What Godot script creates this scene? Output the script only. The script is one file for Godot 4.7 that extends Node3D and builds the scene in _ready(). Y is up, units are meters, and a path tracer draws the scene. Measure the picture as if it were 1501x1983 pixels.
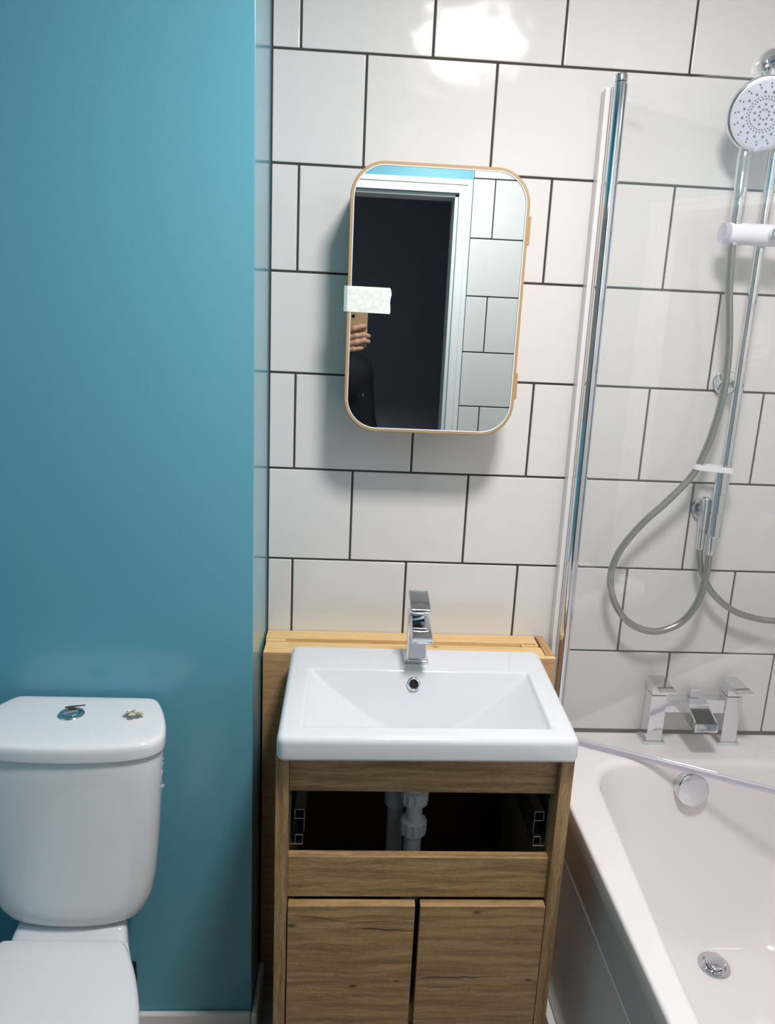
extends Node3D
# A small bathroom under refurbishment. Metres, y up, floor at y = 0, tiled wall face at z = 0.

const TAU_ := PI * 2.0
var M := {}
var used := {}


# ---------------------------------------------------------------- mesh builder
class MB:
	var v := PackedVector3Array()
	var t := PackedInt32Array()

	func tri(a: int, b: int, c: int) -> void:
		t.append(a); t.append(b); t.append(c)

	func loft(rings: Array, cap0 := true, cap1 := true, closed := true) -> MB:
		var n: int = rings[0].size()
		var o := v.size()
		for r in rings:
			v.append_array(r)
		var m: int = n if closed else n - 1
		for i in rings.size() - 1:
			for j in m:
				var a := o + i * n + j
				var b := o + i * n + (j + 1) % n
				tri(a, b, b + n)
				tri(a, b + n, a + n)
		if cap0:
			cap(rings[0], true)
		if cap1:
			cap(rings[rings.size() - 1], false)
		return self

	func cap(ring: PackedVector3Array, flip: bool) -> void:
		var o := v.size()
		var c := Vector3.ZERO
		for p in ring:
			c += p
		c /= ring.size()
		v.append_array(ring)
		v.append(c)
		var n := ring.size()
		for j in n:
			if flip:
				tri(o + (j + 1) % n, o + j, o + n)
			else:
				tri(o + j, o + (j + 1) % n, o + n)

	# box with bevelled edges
	func rbox(c: Vector3, s: Vector3, b: float, seg := 2) -> MB:
		b = minf(b, minf(s.x, minf(s.y, s.z)) * 0.49)
		var rings := []
		for k in seg + 1:
			var a := PI * 0.5 * k / seg
			rings.append(ring(c, s.x * 0.5 - b + b * sin(a), s.z * 0.5 - b + b * sin(a), maxf(b * sin(a), 0.00002), -s.y * 0.5 + b - b * cos(a), seg))
		for k in seg + 1:
			var a := PI * 0.5 * k / seg
			rings.append(ring(c, s.x * 0.5 - b + b * cos(a), s.z * 0.5 - b + b * cos(a), maxf(b * cos(a), 0.00002), s.y * 0.5 - b + b * sin(a), seg))
		return loft(rings)

	func ring(c: Vector3, hx: float, hz: float, r: float, y: float, seg: int) -> PackedVector3Array:
		var out := PackedVector3Array()
		var cs := [Vector2(1, 1), Vector2(-1, 1), Vector2(-1, -1), Vector2(1, -1)]
		for q in 4:
			for k in seg + 1:
				var a := PI * 0.5 * (q + float(k) / seg)
				out.append(c + Vector3(cs[q].x * (hx - r) + r * cos(a), y, cs[q].y * (hz - r) + r * sin(a)))
		return out

	# profile: Array of Vector2(radius, height) turned about +y
	func lathe(profile: Array, seg := 32, at := Vector3.ZERO) -> MB:
		var rings := []
		for p in profile:
			var r := PackedVector3Array()
			for j in seg:
				var a := PI * 2.0 * j / seg
				r.append(at + Vector3(p.x * cos(a), p.y, p.x * sin(a)))
			rings.append(r)
		return loft(rings)

	func tube(path: PackedVector3Array, rad: float, seg := 12, rad2 := -1.0) -> MB:
		var rings := []
		var n := path.size()
		var up := Vector3(0.123, 0.35, 0.93).normalized()
		for i in n:
			var d := (path[mini(i + 1, n - 1)] - path[maxi(i - 1, 0)]).normalized()
			var x := up.cross(d).normalized()
			up = d.cross(x).normalized()
			var rr := rad if rad2 < 0.0 else lerpf(rad, rad2, float(i) / (n - 1))
			var r := PackedVector3Array()
			for j in seg:
				var a := PI * 2.0 * j / seg
				r.append(path[i] + (x * cos(a) + up * sin(a)) * rr)
			rings.append(r)
		return loft(rings)

	func xf(m: Transform3D, from := 0) -> MB:
		for i in range(from, v.size()):
			v[i] = m * v[i]
		return self

	func add(o: MB) -> MB:
		var k := v.size()
		v.append_array(o.v)
		for i in o.t:
			t.append(i + k)
		return self

	# crease in degrees; grain axis 0, 1, 2 for box-mapped uv in metres
	func mesh(crease := 40.0, grain := 0, off := Vector2.ZERO) -> ArrayMesh:
		var nt := t.size() / 3
		var vol := 0.0
		for i in nt:
			vol += v[t[i * 3]].dot(v[t[i * 3 + 1]].cross(v[t[i * 3 + 2]]))
		var sgn := 1.0 if vol >= 0.0 else -1.0
		var fn := PackedVector3Array()
		var fu := PackedVector3Array()
		fn.resize(nt); fu.resize(nt)
		# weld equal positions for smoothing
		var key := {}
		var w := PackedInt32Array()
		w.resize(v.size())
		for i in v.size():
			var q := Vector3i((v[i] * 50000.0).round())
			if not key.has(q):
				key[q] = key.size()
			w[i] = key[q]
		var faces := []
		faces.resize(key.size())
		for i in nt:
			var a := v[t[i * 3]]
			var n := (v[t[i * 3 + 1]] - a).cross(v[t[i * 3 + 2]] - a) * sgn
			fn[i] = n
			fu[i] = n.normalized()
			for k in 3:
				var id := w[t[i * 3 + k]]
				if faces[id] == null:
					faces[id] = PackedInt32Array()
				faces[id].append(i)
		var cosc := cos(deg_to_rad(crease))
		var P := PackedVector3Array()
		var N := PackedVector3Array()
		var U := PackedVector2Array()
		var order := [0, 2, 1] if sgn > 0 else [0, 1, 2]
		for i in nt:
			if fu[i] == Vector3.ZERO:
				continue
			var an := fu[i].abs()
			var dom := 0 if an.x >= an.y and an.x >= an.z else (1 if an.y >= an.z else 2)
			var ua := grain
			if dom == grain:
				ua = (grain + 1) % 3
			var va := 3 - dom - ua
			for k in order:
				var id := t[i * 3 + k]
				var s := Vector3.ZERO
				for f in faces[w[id]]:
					if fu[f].dot(fu[i]) > cosc:
						s += fn[f]
				P.append(v[id])
				N.append(s.normalized())
				U.append(Vector2(v[id][ua], -v[id][va]) + off)
		var arr := []
		arr.resize(Mesh.ARRAY_MAX)
		arr[Mesh.ARRAY_VERTEX] = P
		arr[Mesh.ARRAY_NORMAL] = N
		arr[Mesh.ARRAY_TEX_UV] = U
		var am := ArrayMesh.new()
		am.add_surface_from_arrays(Mesh.PRIMITIVE_TRIANGLES, arr)
		return am


# ---------------------------------------------------------------- scene helpers
func numbered(called: String) -> String:
	if not used.has(called):
		used[called] = 0
		return called
	used[called] += 1
	return "%s_%03d" % [called, used[called]]


func put(called: String, mesh: Mesh, m: Material, parent: Node = self, at := Vector3.ZERO) -> MeshInstance3D:
	var o := MeshInstance3D.new()
	o.mesh = mesh
	o.material_override = null
	if mesh.get_surface_count() and mesh is ArrayMesh and mesh.surface_get_material(0) == null:
		mesh.surface_set_material(0, m)
	elif mesh.surface_get_material(0) != m:
		o.set_surface_override_material(0, m)
	o.cast_shadow = GeometryInstance3D.SHADOW_CASTING_SETTING_ON
	o.position = at
	o.name = numbered(called) if parent == self else called
	parent.add_child(o, true)
	return o


func thing(called: String, label: String, category: String, at := Vector3.ZERO, group := "") -> Node3D:
	var o := Node3D.new()
	o.name = numbered(called)
	add_child(o)
	o.position = at
	tag(o, label, category, group)
	return o


func tag(o: Node, label: String, category: String, group := "") -> void:
	o.set_meta("label", label)
	o.set_meta("category", category)
	if group:
		o.set_meta("group", group)


func structure(called: String, mesh: Mesh, m: Material, label := "", category := "") -> MeshInstance3D:
	var o := put(called, mesh, m)
	o.set_meta("kind", "structure")
	if label:
		o.set_meta("label", label)
	if category:
		o.set_meta("category", category)
	return o


func bx(x0: float, x1: float, y0: float, y1: float, z0: float, z1: float, b := 0.0015, seg := 1) -> MB:
	return MB.new().rbox(Vector3((x0 + x1) / 2, (y0 + y1) / 2, (z0 + z1) / 2), Vector3(x1 - x0, y1 - y0, z1 - z0), b, seg)


func curve(pts: Array, n := 8, closed := false) -> PackedVector3Array:
	var out := PackedVector3Array()
	var m := pts.size()
	var last := m if closed else m - 1
	for i in last:
		var p0: Vector3 = pts[(i - 1 + m) % m] if closed else pts[maxi(i - 1, 0)]
		var p1: Vector3 = pts[i]
		var p2: Vector3 = pts[(i + 1) % m]
		var p3: Vector3 = pts[(i + 2) % m] if closed else pts[mini(i + 2, m - 1)]
		for k in n:
			out.append(p1.cubic_interpolate(p2, p0, p3, float(k) / n))
	if not closed:
		out.append(pts[m - 1])
	return out


# axis basis whose y points along d
func along(d: Vector3, roll := Vector3(0, 0, 1)) -> Basis:
	var y := d.normalized()
	var x := y.cross(roll)
	if x.length() < 0.01:
		x = y.cross(Vector3(1, 0, 0))
	x = x.normalized()
	return Basis(x, y, x.cross(y))


func rect_ring(x0: float, x1: float, z0: float, z1: float, r: float, y: float, nc := 6, nx := 12, nz := 12) -> PackedVector3Array:
	var out := PackedVector3Array()
	var c := [Vector2(x1 - r, z1 - r), Vector2(x0 + r, z1 - r), Vector2(x0 + r, z0 + r), Vector2(x1 - r, z0 + r)]
	for q in 4:
		for k in nc + 1:
			var a := PI * 0.5 * (q + float(k) / nc)
			out.append(Vector3(c[q].x + r * cos(a), y, c[q].y + r * sin(a)))
		var a1 := PI * 0.5 * (q + 1)
		var e0 := Vector3(c[q].x + r * cos(a1), y, c[q].y + r * sin(a1))
		var d: Vector2 = c[(q + 1) % 4]
		var e1 := Vector3(d.x + r * cos(a1), y, d.y + r * sin(a1))
		var n := nx if q % 2 == 0 else nz
		for k in range(1, n):
			out.append(e0.lerp(e1, float(k) / n))
	return out


func smin(a: float, b: float, k: float) -> float:
	var h := maxf(k - absf(a - b), 0.0) / k
	return minf(a, b) - h * h * k * 0.25


# ---------------------------------------------------------------- materials
func mat(called: String, c: Color, rough: float, metal := 0.0) -> StandardMaterial3D:
	var m := StandardMaterial3D.new()
	m.resource_name = called
	m.albedo_color = c
	m.roughness = rough
	m.metallic = metal
	M[called] = m
	return m


func c8(r: int, g: int, b: int) -> Color:
	return Color(r / 255.0, g / 255.0, b / 255.0)


func noise(seed_: int, freq: float, oct := 3) -> FastNoiseLite:
	var n := FastNoiseLite.new()
	n.noise_type = FastNoiseLite.TYPE_SIMPLEX_SMOOTH
	n.seed = seed_
	n.frequency = freq
	n.fractal_octaves = oct
	return n


func bump(m: StandardMaterial3D, img: Image, depth_mm: float, per_m: float) -> void:
	m.heightmap_enabled = true
	m.heightmap_texture = ImageTexture.create_from_image(img)
	m.heightmap_scale = depth_mm * 0.1
	m.uv1_triplanar = true
	m.uv1_world_triplanar = true
	m.uv1_scale = Vector3.ONE * per_m


# wood: u runs along the grain. cracks: [u0, v0, u1, v1, width]; knots: [u, v, r]
func wood(w: int, h: int, light: Color, dark: Color, sd: int, mw: float, mh: float, cracks := [], knots := [], fine := 1.0) -> ImageTexture:
	var a := noise(sd, 1.0, 3)
	var b := noise(sd + 7, 1.0, 2)
	var img := Image.create(w, h, false, Image.FORMAT_RGB8)
	for j in h:
		var y := mh * j / h
		for i in w:
			var x := mw * i / w
			var yy := y + 0.006 * a.get_noise_2d(x * 6.0, y * 14.0)
			var ring_ := 0.0
			for k in knots:
				var dx: float = (x - k[0]) * 0.45
				var dy: float = y - k[1]
				var d := sqrt(dx * dx + dy * dy)
				yy += signf(dy) * k[2] * exp(-d / (k[2] * 3.0))
				ring_ += exp(-pow(d / (k[2] * 0.55), 2.0))
			var g := 0.5 + 0.5 * a.get_noise_2d(x * 3.0 + 11.0, yy * 70.0)
			var f := 0.5 + 0.5 * b.get_noise_2d(x * 22.0, yy * 620.0)
			var s := 0.5 + 0.5 * b.get_noise_2d(x * 60.0 + 5.0, yy * 1400.0)
			var t := 0.52 * g + 0.34 * f * fine + 0.22 * s * fine
			t = clampf((t - 0.38) * 2.5, 0.0, 1.0)
			var c := light.lerp(dark, t)
			c = c.lerp(dark * 0.45, clampf(ring_, 0.0, 1.0) * 0.8)
			for k in cracks:
				if x > k[0] and x < k[2]:
					var q: float = (x - k[0]) / (k[2] - k[0])
					var cy := lerpf(k[1], k[3], q) + 0.0015 * a.get_noise_2d(x * 30.0, 3.0)
					var wd: float = k[4] * sin(PI * pow(q, 0.6)) + 0.0002
					var e := clampf(1.0 - absf(y - cy) / wd, 0.0, 1.0)
					c = c.lerp(Color(0.10, 0.07, 0.045), e * 0.85)
			img.set_pixel(i, j, c)
	return ImageTexture.create_from_image(img)


func wood_mat(called: String, tex: ImageTexture, mw: float, mh: float, rough: float) -> StandardMaterial3D:
	var m := mat(called, Color.WHITE, rough)
	m.albedo_texture = tex
	m.uv1_scale = Vector3(1.0 / mw, 1.0 / mh, 1)
	return m


func make_materials() -> void:
	var wave := noise(3, 0.011, 1)
	var wave_img := wave.get_seamless_image(512, 512)
	var grit := noise(5, 0.09, 3)
	var grit_img := grit.get_seamless_image(512, 512)
	var m := mat("tile_glaze", c8(217, 215, 213), 0.1)
	bump(m, wave_img, 0.42, 3.1)
	mat("grout", c8(66, 62, 60), 0.9)
	m = mat("blue_paint", c8(100, 164, 182), 0.42)
	bump(m, grit_img, 0.12, 6.0)
	m = mat("blue_gloss", c8(100, 164, 182), 0.2)
	bump(m, grit_img, 0.05, 6.0)
	mat("white_paint", c8(232, 232, 230), 0.35)
	mat("ceiling_paint", c8(235, 235, 232), 0.8)
	m = mat("vinyl", c8(160, 155, 148), 0.5)
	bump(m, grit_img, 0.3, 4.0)
	mat("hall_paint", c8(212, 210, 230), 0.7)
	mat("ceramic", c8(218, 220, 224), 0.07)
	mat("sanitary_white", c8(232, 234, 237), 0.08)
	mat("acrylic", c8(231, 227, 227), 0.1)
	mat("panel_gloss", c8(226, 226, 226), 0.2)
	mat("chrome", c8(222, 224, 228), 0.07, 1.0)
	mat("satin", c8(198, 200, 204), 0.28, 1.0)
	mat("hose", c8(150, 150, 148), 0.24, 0.75)
	mat("steel", c8(150, 152, 156), 0.35, 1.0)
	mat("black_plastic", c8(14, 14, 15), 0.45)
	mat("white_plastic", c8(232, 233, 236), 0.4)
	mat("white_gloss", c8(228, 226, 224), 0.12)
	mat("pipe_plastic", c8(226, 228, 232), 0.35)
	mat("foam", c8(232, 232, 240), 0.7)
	mat("nozzle_face", c8(196, 200, 214), 0.35)
	mat("nozzle", c8(96, 104, 116), 0.5)
	m = mat("mirror", c8(196, 205, 206), 0.0, 1.0)
	m = mat("glass", Color(0.96, 1.0, 0.98, 0.035), 0.02)
	m.transparency = BaseMaterial3D.TRANSPARENCY_ALPHA
	m = mat("seal", Color(0.80, 0.79, 0.87, 0.45), 0.3)
	m.transparency = BaseMaterial3D.TRANSPARENCY_ALPHA
	m = mat("frost", Color(0.8, 0.82, 0.82, 0.4), 0.6)
	m.transparency = BaseMaterial3D.TRANSPARENCY_ALPHA
	m = mat("tape_paper", Color.WHITE, 0.75)
	var ti := Image.create(96, 64, false, Image.FORMAT_RGB8)
	var tn := noise(21, 0.06, 3)
	for j in 64:
		for i in 96:
			var q := 0.90 + 0.06 * tn.get_noise_2d(i, j)
			if j < 7:
				q = 0.95
			ti.set_pixel(i, j, Color(q * 0.98, q, q * 0.97))
	m.albedo_texture = ImageTexture.create_from_image(ti)
	m = mat("tape_film", Color(0.72, 0.84, 0.80, 0.55), 0.4)
	m.transparency = BaseMaterial3D.TRANSPARENCY_ALPHA
	mat("scrap", c8(222, 220, 200), 0.85)
	mat("twig", c8(88, 68, 48), 0.9)
	mat("gold_case", c8(176, 140, 104), 0.4)
	mat("lens", c8(12, 12, 16), 0.1)
	m = mat("skin", c8(198, 150, 124), 0.55)
	m.subsurf_scatter_enabled = true
	m.subsurf_scatter_strength = 0.1
	mat("jacket", c8(16, 18, 30), 0.8)
	mat("trousers", c8(30, 32, 40), 0.9)
	mat("hair", c8(32, 24, 20), 0.6)
	mat("eye_white", c8(230, 228, 224), 0.3)
	mat("zip", c8(200, 202, 206), 0.3, 1.0)
	var oak := wood(640, 512, c8(176, 145, 104), c8(122, 95, 62), 40, 1.0, 0.5)
	wood_mat("oak", oak, 1.0, 0.5, 0.5)
	var dl := wood(448, 640, c8(182, 149, 105), c8(128, 98, 62), 52, 0.25, 0.5, [[0.125, 0.046, 0.245, 0.052, 0.0022], [0.01, 0.018, 0.12, 0.034, 0.0010], [0.10, 0.036, 0.22, 0.026, 0.0007]], [[0.006, 0.040, 0.007], [0.118, 0.168, 0.005], [0.196, 0.158, 0.004]])
	wood_mat("oak_door_a", dl, 0.25, 0.5, 0.5)
	var dr := wood(448, 640, c8(180, 148, 106), c8(130, 100, 64), 77, 0.25, 0.5, [[0.006, 0.150, 0.165, 0.149, 0.0017], [0.02, 0.172, 0.09, 0.170, 0.0006]], [[0.10, 0.012, 0.005], [0.205, 0.156, 0.005]])
	wood_mat("oak_door_b", dr, 0.25, 0.5, 0.5)
	var pine := wood(640, 256, c8(232, 197, 140), c8(206, 160, 98), 91, 0.8, 0.3, [], [[0.32, 0.07, 0.006], [0.6, 0.2, 0.007]], 0.5)
	wood_mat("pine", pine, 0.8, 0.3, 0.6)
	var ply := wood(640, 256, c8(196, 156, 112), c8(160, 118, 78), 97, 0.8, 0.6, [], [], 0.5)
	wood_mat("ply", ply, 0.8, 0.6, 0.7)
	mat("frame_oak", c8(172, 144, 106), 0.4)
	mat("hardboard_shaded", c8(62, 46, 36), 0.8)  # darkened brown: shade inside the vanity put into the board colour
	mat("ink", c8(70, 58, 40), 0.8)
	m = mat("lamp_glow", c8(250, 248, 244), 0.5)
	m.emission_enabled = true
	m.emission = Color(1.0, 0.97, 0.93)
	m.emission_energy_multiplier = 12.0


# ---------------------------------------------------------------- camera and light
func make_camera_and_light() -> void:
	var cam := Camera3D.new()
	cam.name = "camera"
	add_child(cam)
	var fwd := Vector3(0.05697194, -0.23546904, -0.97021056).normalized()
	var up := Vector3(-0.0325483, 0.97083433, -0.2375317)
	var right := fwd.cross(up).normalized()
	cam.transform = Transform3D(Basis(right, right.cross(fwd).normalized(), -fwd), Vector3(0.1105, 1.5341, 1.6295))
	cam.fov = rad_to_deg(2.0 * atan(991.5 / 1480.0))
	cam.near = 0.01
	cam.current = true
	var we := WorldEnvironment.new()
	we.name = "environment"
	var e := Environment.new()
	e.background_mode = Environment.BG_COLOR
	e.background_color = Color(0.05, 0.05, 0.06)
	e.tonemap_mode = Environment.TONE_MAPPER_LINEAR
	e.tonemap_exposure = 1.0
	e.sdfgi_enabled = true
	e.ssao_enabled = true
	e.ssil_enabled = true
	we.environment = e
	add_child(we)
	var l := AreaLight3D.new()
	l.name = "ceiling_lamp_glow"
	l.area_size = Vector2(0.22, 0.22)
	l.light_energy = 2.35
	l.light_color = Color(1.0, 0.985, 0.985)
	l.shadow_enabled = true
	l.area_range = 6.0
	l.position = Vector3(0.45, 2.380, 0.97)
	l.rotation_degrees = Vector3(-90, 0, 0)
	add_child(l)


# ---------------------------------------------------------------- room
var tile_cache := {}

func tile_mesh(w: float, h: float) -> ArrayMesh:
	var k := "%d_%d" % [roundi(w * 10000), roundi(h * 10000)]
	if not tile_cache.has(k):
		var mb := MB.new()
		var rings := []
		for q in [[0.0, -0.004], [0.0, -0.0016], [0.0006, -0.0005], [0.0022, 0.0]]:
			var r := PackedVector3Array()
			for p in mb.ring(Vector3.ZERO, w / 2 - q[0], h / 2 - q[0], 0.0014, 0.0, 1):
				r.append(Vector3(p.x, -p.z, q[1]))
			rings.append(r)
		mb.loft(rings)
		tile_cache[k] = mb.mesh(50.0)
	return tile_cache[k]


# tiles a wall: origin o, across direction a, out direction n; a0..a1 across, y0..y1 up, joints at j0 + k * 0.253
func tile_wall(wall: Node3D, o: Vector3, a: Vector3, n: Vector3, a0: float, a1: float, y0: float, y1: float, line: float, j0: float, half_on_even: bool) -> void:
	var mw := 0.253
	var mh := 0.203
	var gap := 0.0044
	var basis_ := Basis(a, Vector3.UP, n)
	var r0 := ceili((line - y1) / mh - 0.999) - 1
	for r in range(r0, r0 + 14):
		var t := minf(line - r * mh - gap / 2, y1)
		var b := maxf(line - (r + 1) * mh + gap / 2, y0)
		if t - b < 0.012:
			continue
		var even := posmod(r, 2) == 0
		var sh := j0 + (mw * 0.5 if even == half_on_even else 0.0)
		for k in range(-12, 14):
			var x0 := maxf(sh + k * mw + gap / 2, a0)
			var x1 := minf(sh + (k + 1) * mw - gap / 2, a1)
			if x1 - x0 < 0.012:
				continue
			var q := put("tile", tile_mesh(x1 - x0, t - b), M.tile_glaze, wall)
			q.transform = Transform3D(basis_, o + a * ((x0 + x1) / 2) + Vector3.UP * ((t + b) / 2))


func make_room() -> void:
	var X0 := -0.95   # left wall
	var X1 := 1.29    # right wall
	var ZW := 1.55    # door wall
	var H := 2.445
	var back := structure("wall_back", bx(X0 - 0.1, X1 + 0.1, 0, H, -0.12, -0.003).mesh(), M.grout, "white rectangular tiles with dark grout behind basin and bath", "wall")
	tile_wall(back, Vector3.ZERO, Vector3.RIGHT, Vector3.BACK, -0.0527, X1, 0.619, H, 2.04, 0.0, true)
	# boxing with the blue paint: front face z = 0.25, side face x = -0.0557
	structure("wall_boxing", bx(X0 - 0.1, -0.0557, 0, H, -0.003, 0.25, 0.002, 2).mesh(), M.blue_gloss, "blue painted boxed-out wall behind the toilet", "wall")
	structure("wall_left", bx(X0 - 0.12, X0, 0, H, 0.25, ZW).mesh(), M.blue_paint, "blue painted side wall", "wall")
	var right := structure("wall_right", bx(X1 + 0.003, X1 + 0.12, 0, H, -0.12, ZW).mesh(), M.grout, "white tiled wall along the bath", "wall")
	tile_wall(right, Vector3(X1, 0, 0), Vector3.BACK, Vector3.LEFT, 0.004, ZW - 0.002, 0.619, H, 2.04, 0.1, true)
	# door wall: opening from x = -0.275 to 0.485, 2.01 high
	var ox0 := -0.275
	var ox1 := 0.485
	var oy := 2.008
	var fw := bx(-1.4, ox0, 0, H, ZW, ZW + 0.1, 0.0005)
	fw.add(bx(ox0, 0.536, oy, H, ZW, ZW + 0.1, 0.0005))
	fw.add(bx(ox1, 0.536, 0, oy, ZW, ZW + 0.1, 0.0005))
	structure("wall_front", fw.mesh(), M.blue_paint, "blue painted wall with the doorway", "wall")
	var ft := structure("wall_front_tiled", bx(0.536, 1.5, 0, H, ZW + 0.003, ZW + 0.1, 0.0005).mesh(), M.grout, "white tiled wall beside the doorway", "wall")
	tile_wall(ft, Vector3(0, 0, ZW), Vector3.LEFT, Vector3.FORWARD, -X1, -0.5375, 0.619, H, 2.064, -0.6165, false)
	# architrave and lining
	var arch := MB.new()
	for q in [[0.0, 0.046, 0.0, 0.014], [0.0, 0.018, 0.014, 0.019], [0.024, 0.046, 0.014, 0.017]]:
		var s0: float = q[0]
		var s1: float = q[1]
		arch.add(bx(ox1 + 0.047 - s1, ox1 + 0.047 - s0, 0, oy + 0.047 - s1, ZW - q[3], ZW - q[2], 0.002, 2))
		arch.add(bx(ox0 - 0.047 + s0, ox0 - 0.047 + s1, 0, oy + 0.047 - s1, ZW - q[3], ZW - q[2], 0.002, 2))
		arch.add(bx(ox0 - 0.047 + s0, ox1 + 0.047 - s0, oy + 0.047 - s1, oy + 0.047 - s0, ZW - q[3], ZW - q[2], 0.002, 2))
	structure("trim_1", arch.mesh(), M.white_paint, "white moulded architrave round the doorway", "door frame")
	var lin := bx(ox1 - 0.012, ox1, 0, oy, ZW + 0.001, ZW + 0.1)
	lin.add(bx(ox0, ox0 + 0.012, 0, oy, ZW + 0.001, ZW + 0.1))
	lin.add(bx(ox0, ox1, oy - 0.012, oy, ZW + 0.001, ZW + 0.1))
	structure("trim_2", lin.mesh(), M.white_paint, "white door lining inside the doorway", "door frame")
	# hall beyond
	structure("wall_hall", bx(-1.4, 1.5, 0, H, 3.2, 3.3).mesh(), M.hall_paint, "unlit pale wall of the hall beyond the doorway", "wall")
	structure("wall_hall_left", bx(-1.4, -1.3, 0, H, ZW + 0.1, 3.2).mesh(), M.hall_paint, "unlit pale end wall of the hall", "wall")
	structure("wall_hall_right", bx(1.4, 1.5, 0, H, ZW + 0.1, 3.2).mesh(), M.hall_paint, "unlit pale end wall of the hall", "wall")
	structure("floor", bx(-1.5, 1.6, -0.1, 0, -0.12, 3.3).mesh(), M.vinyl, "grey sheet floor", "floor")
	structure("ceiling", bx(-1.5, 1.6, H, H + 0.1, -0.12, 3.3).mesh(), M.ceiling_paint, "white ceiling", "ceiling")
	# skirting boards
	structure("baseboard_boxing", bx(X0, -0.0557, 0.0, 0.07, 0.2505, 0.264, 0.005, 3).mesh(), M.white_paint, "white skirting below the blue wall", "skirting")
	structure("baseboard_side", bx(-0.0552, -0.042, 0.0, 0.07, 0.12, 0.264, 0.005, 3).mesh(), M.white_paint, "white skirting beside the vanity", "skirting")
	# ceiling lamp
	var lamp := thing("ceiling_light", "round white ceiling lamp above the bathroom floor", "lamp", Vector3(0.45, 2.445, 0.97))
	put("base", MB.new().lathe([Vector2(0.165, 0.0), Vector2(0.165, -0.018), Vector2(0.16, -0.022)], 48).mesh(), M.white_paint, lamp)
	var prof := []
	for k in 9:
		var a := PI * 0.5 * k / 8
		prof.append(Vector2(0.155 * cos(a) + 0.0005, -0.022 - 0.034 * sin(a)))
	put("diffuser", MB.new().lathe(prof, 48).mesh(), M.lamp_glow, lamp)


# ---------------------------------------------------------------- basin unit
func make_timber_frame() -> void:
	var t := thing("timber_frame", "bare pine and plywood boxing behind the white basin", "wooden frame", Vector3(0.27, 0, 0.0))
	var o := Vector3(-0.27, 0, 0)
	var put_ := func(called, mb, m, grain, off):
		put(called, mb.mesh(40.0, grain, off), m, t, o)
	put_.call("batten", bx(-0.0525, 0.5560, 0.811, 0.856, 0.001, 0.045, 0.002, 2), M.pine, 0, Vector2(0.1, 0.0))
	put_.call("batten", bx(-0.0505, 0.5600, 0.8080, 0.8530, 0.0585, 0.104, 0.002, 2), M.pine, 0, Vector2(0.0, 0.14))
	put_.call("spacer", bx(-0.0515, -0.0085, 0.80, 0.8548, 0.0455, 0.057, 0.001, 1), M.pine, 0, Vector2(0.3, 0.05))
	put_.call("spacer", bx(0.517, 0.5555, 0.80, 0.8560, 0.0455, 0.057, 0.001, 1), M.pine, 0, Vector2(0.5, 0.1))
	put_.call("end_board", bx(0.5605, 0.5785, 0.0, 0.8560, 0.001, 0.105, 0.001, 1), M.ply, 2, Vector2(0.2, 0.3))
	put_.call("front_board", bx(-0.0515, 0.5785, 0.0, 0.8500, 0.1055, 0.1165, 0.001, 1), M.ply, 0, Vector2(0.0, 0.2))
	put_.call("board_edge", bx(-0.0505, 0.5790, 0.8502, 0.8535, 0.1050, 0.1165, 0.0008, 1), M.pine, 0, Vector2(0.0, 0.2))
	for x in [-0.05, 0.51]:
		put_.call("stud", bx(x, x + 0.045, 0.0, 0.809, 0.058, 0.104, 0.002, 1), M.pine, 1, Vector2(0.0, 0.2))
	# stamped letters on the spacer, lying flat on its top
	var tm := TextMesh.new()
	var f := SystemFont.new()
	f.font_names = PackedStringArray(["Droid Sans"])
	tm.font = f
	tm.text = "KTSOD"
	tm.font_size = 32
	tm.pixel_size = 0.0003
	tm.depth = 0.0004
	tm.material = M.ink
	var s := put("stamp", tm, M.ink, t, Vector3(0.536, 0.8561, 0.0512) + o)
	s.rotation_degrees = Vector3(-90, 0, 0)
	s.scale = Vector3(0.95, 0.85, 1)


func bq(x: float, y: float, z: float) -> Vector3:
	# basin outline as measured: a slightly tapered quadrilateral
	var s := x / 0.51
	var t := z / 0.365
	var b := Vector2(0.0129, 0.152).lerp(Vector2(0.5285, 0.1545), s)
	var f := Vector2(0.0135, 0.5200).lerp(Vector2(0.5135, 0.5130), s)
	var p := b.lerp(f, t)
	return Vector3(p.x, y, p.y)


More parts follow.
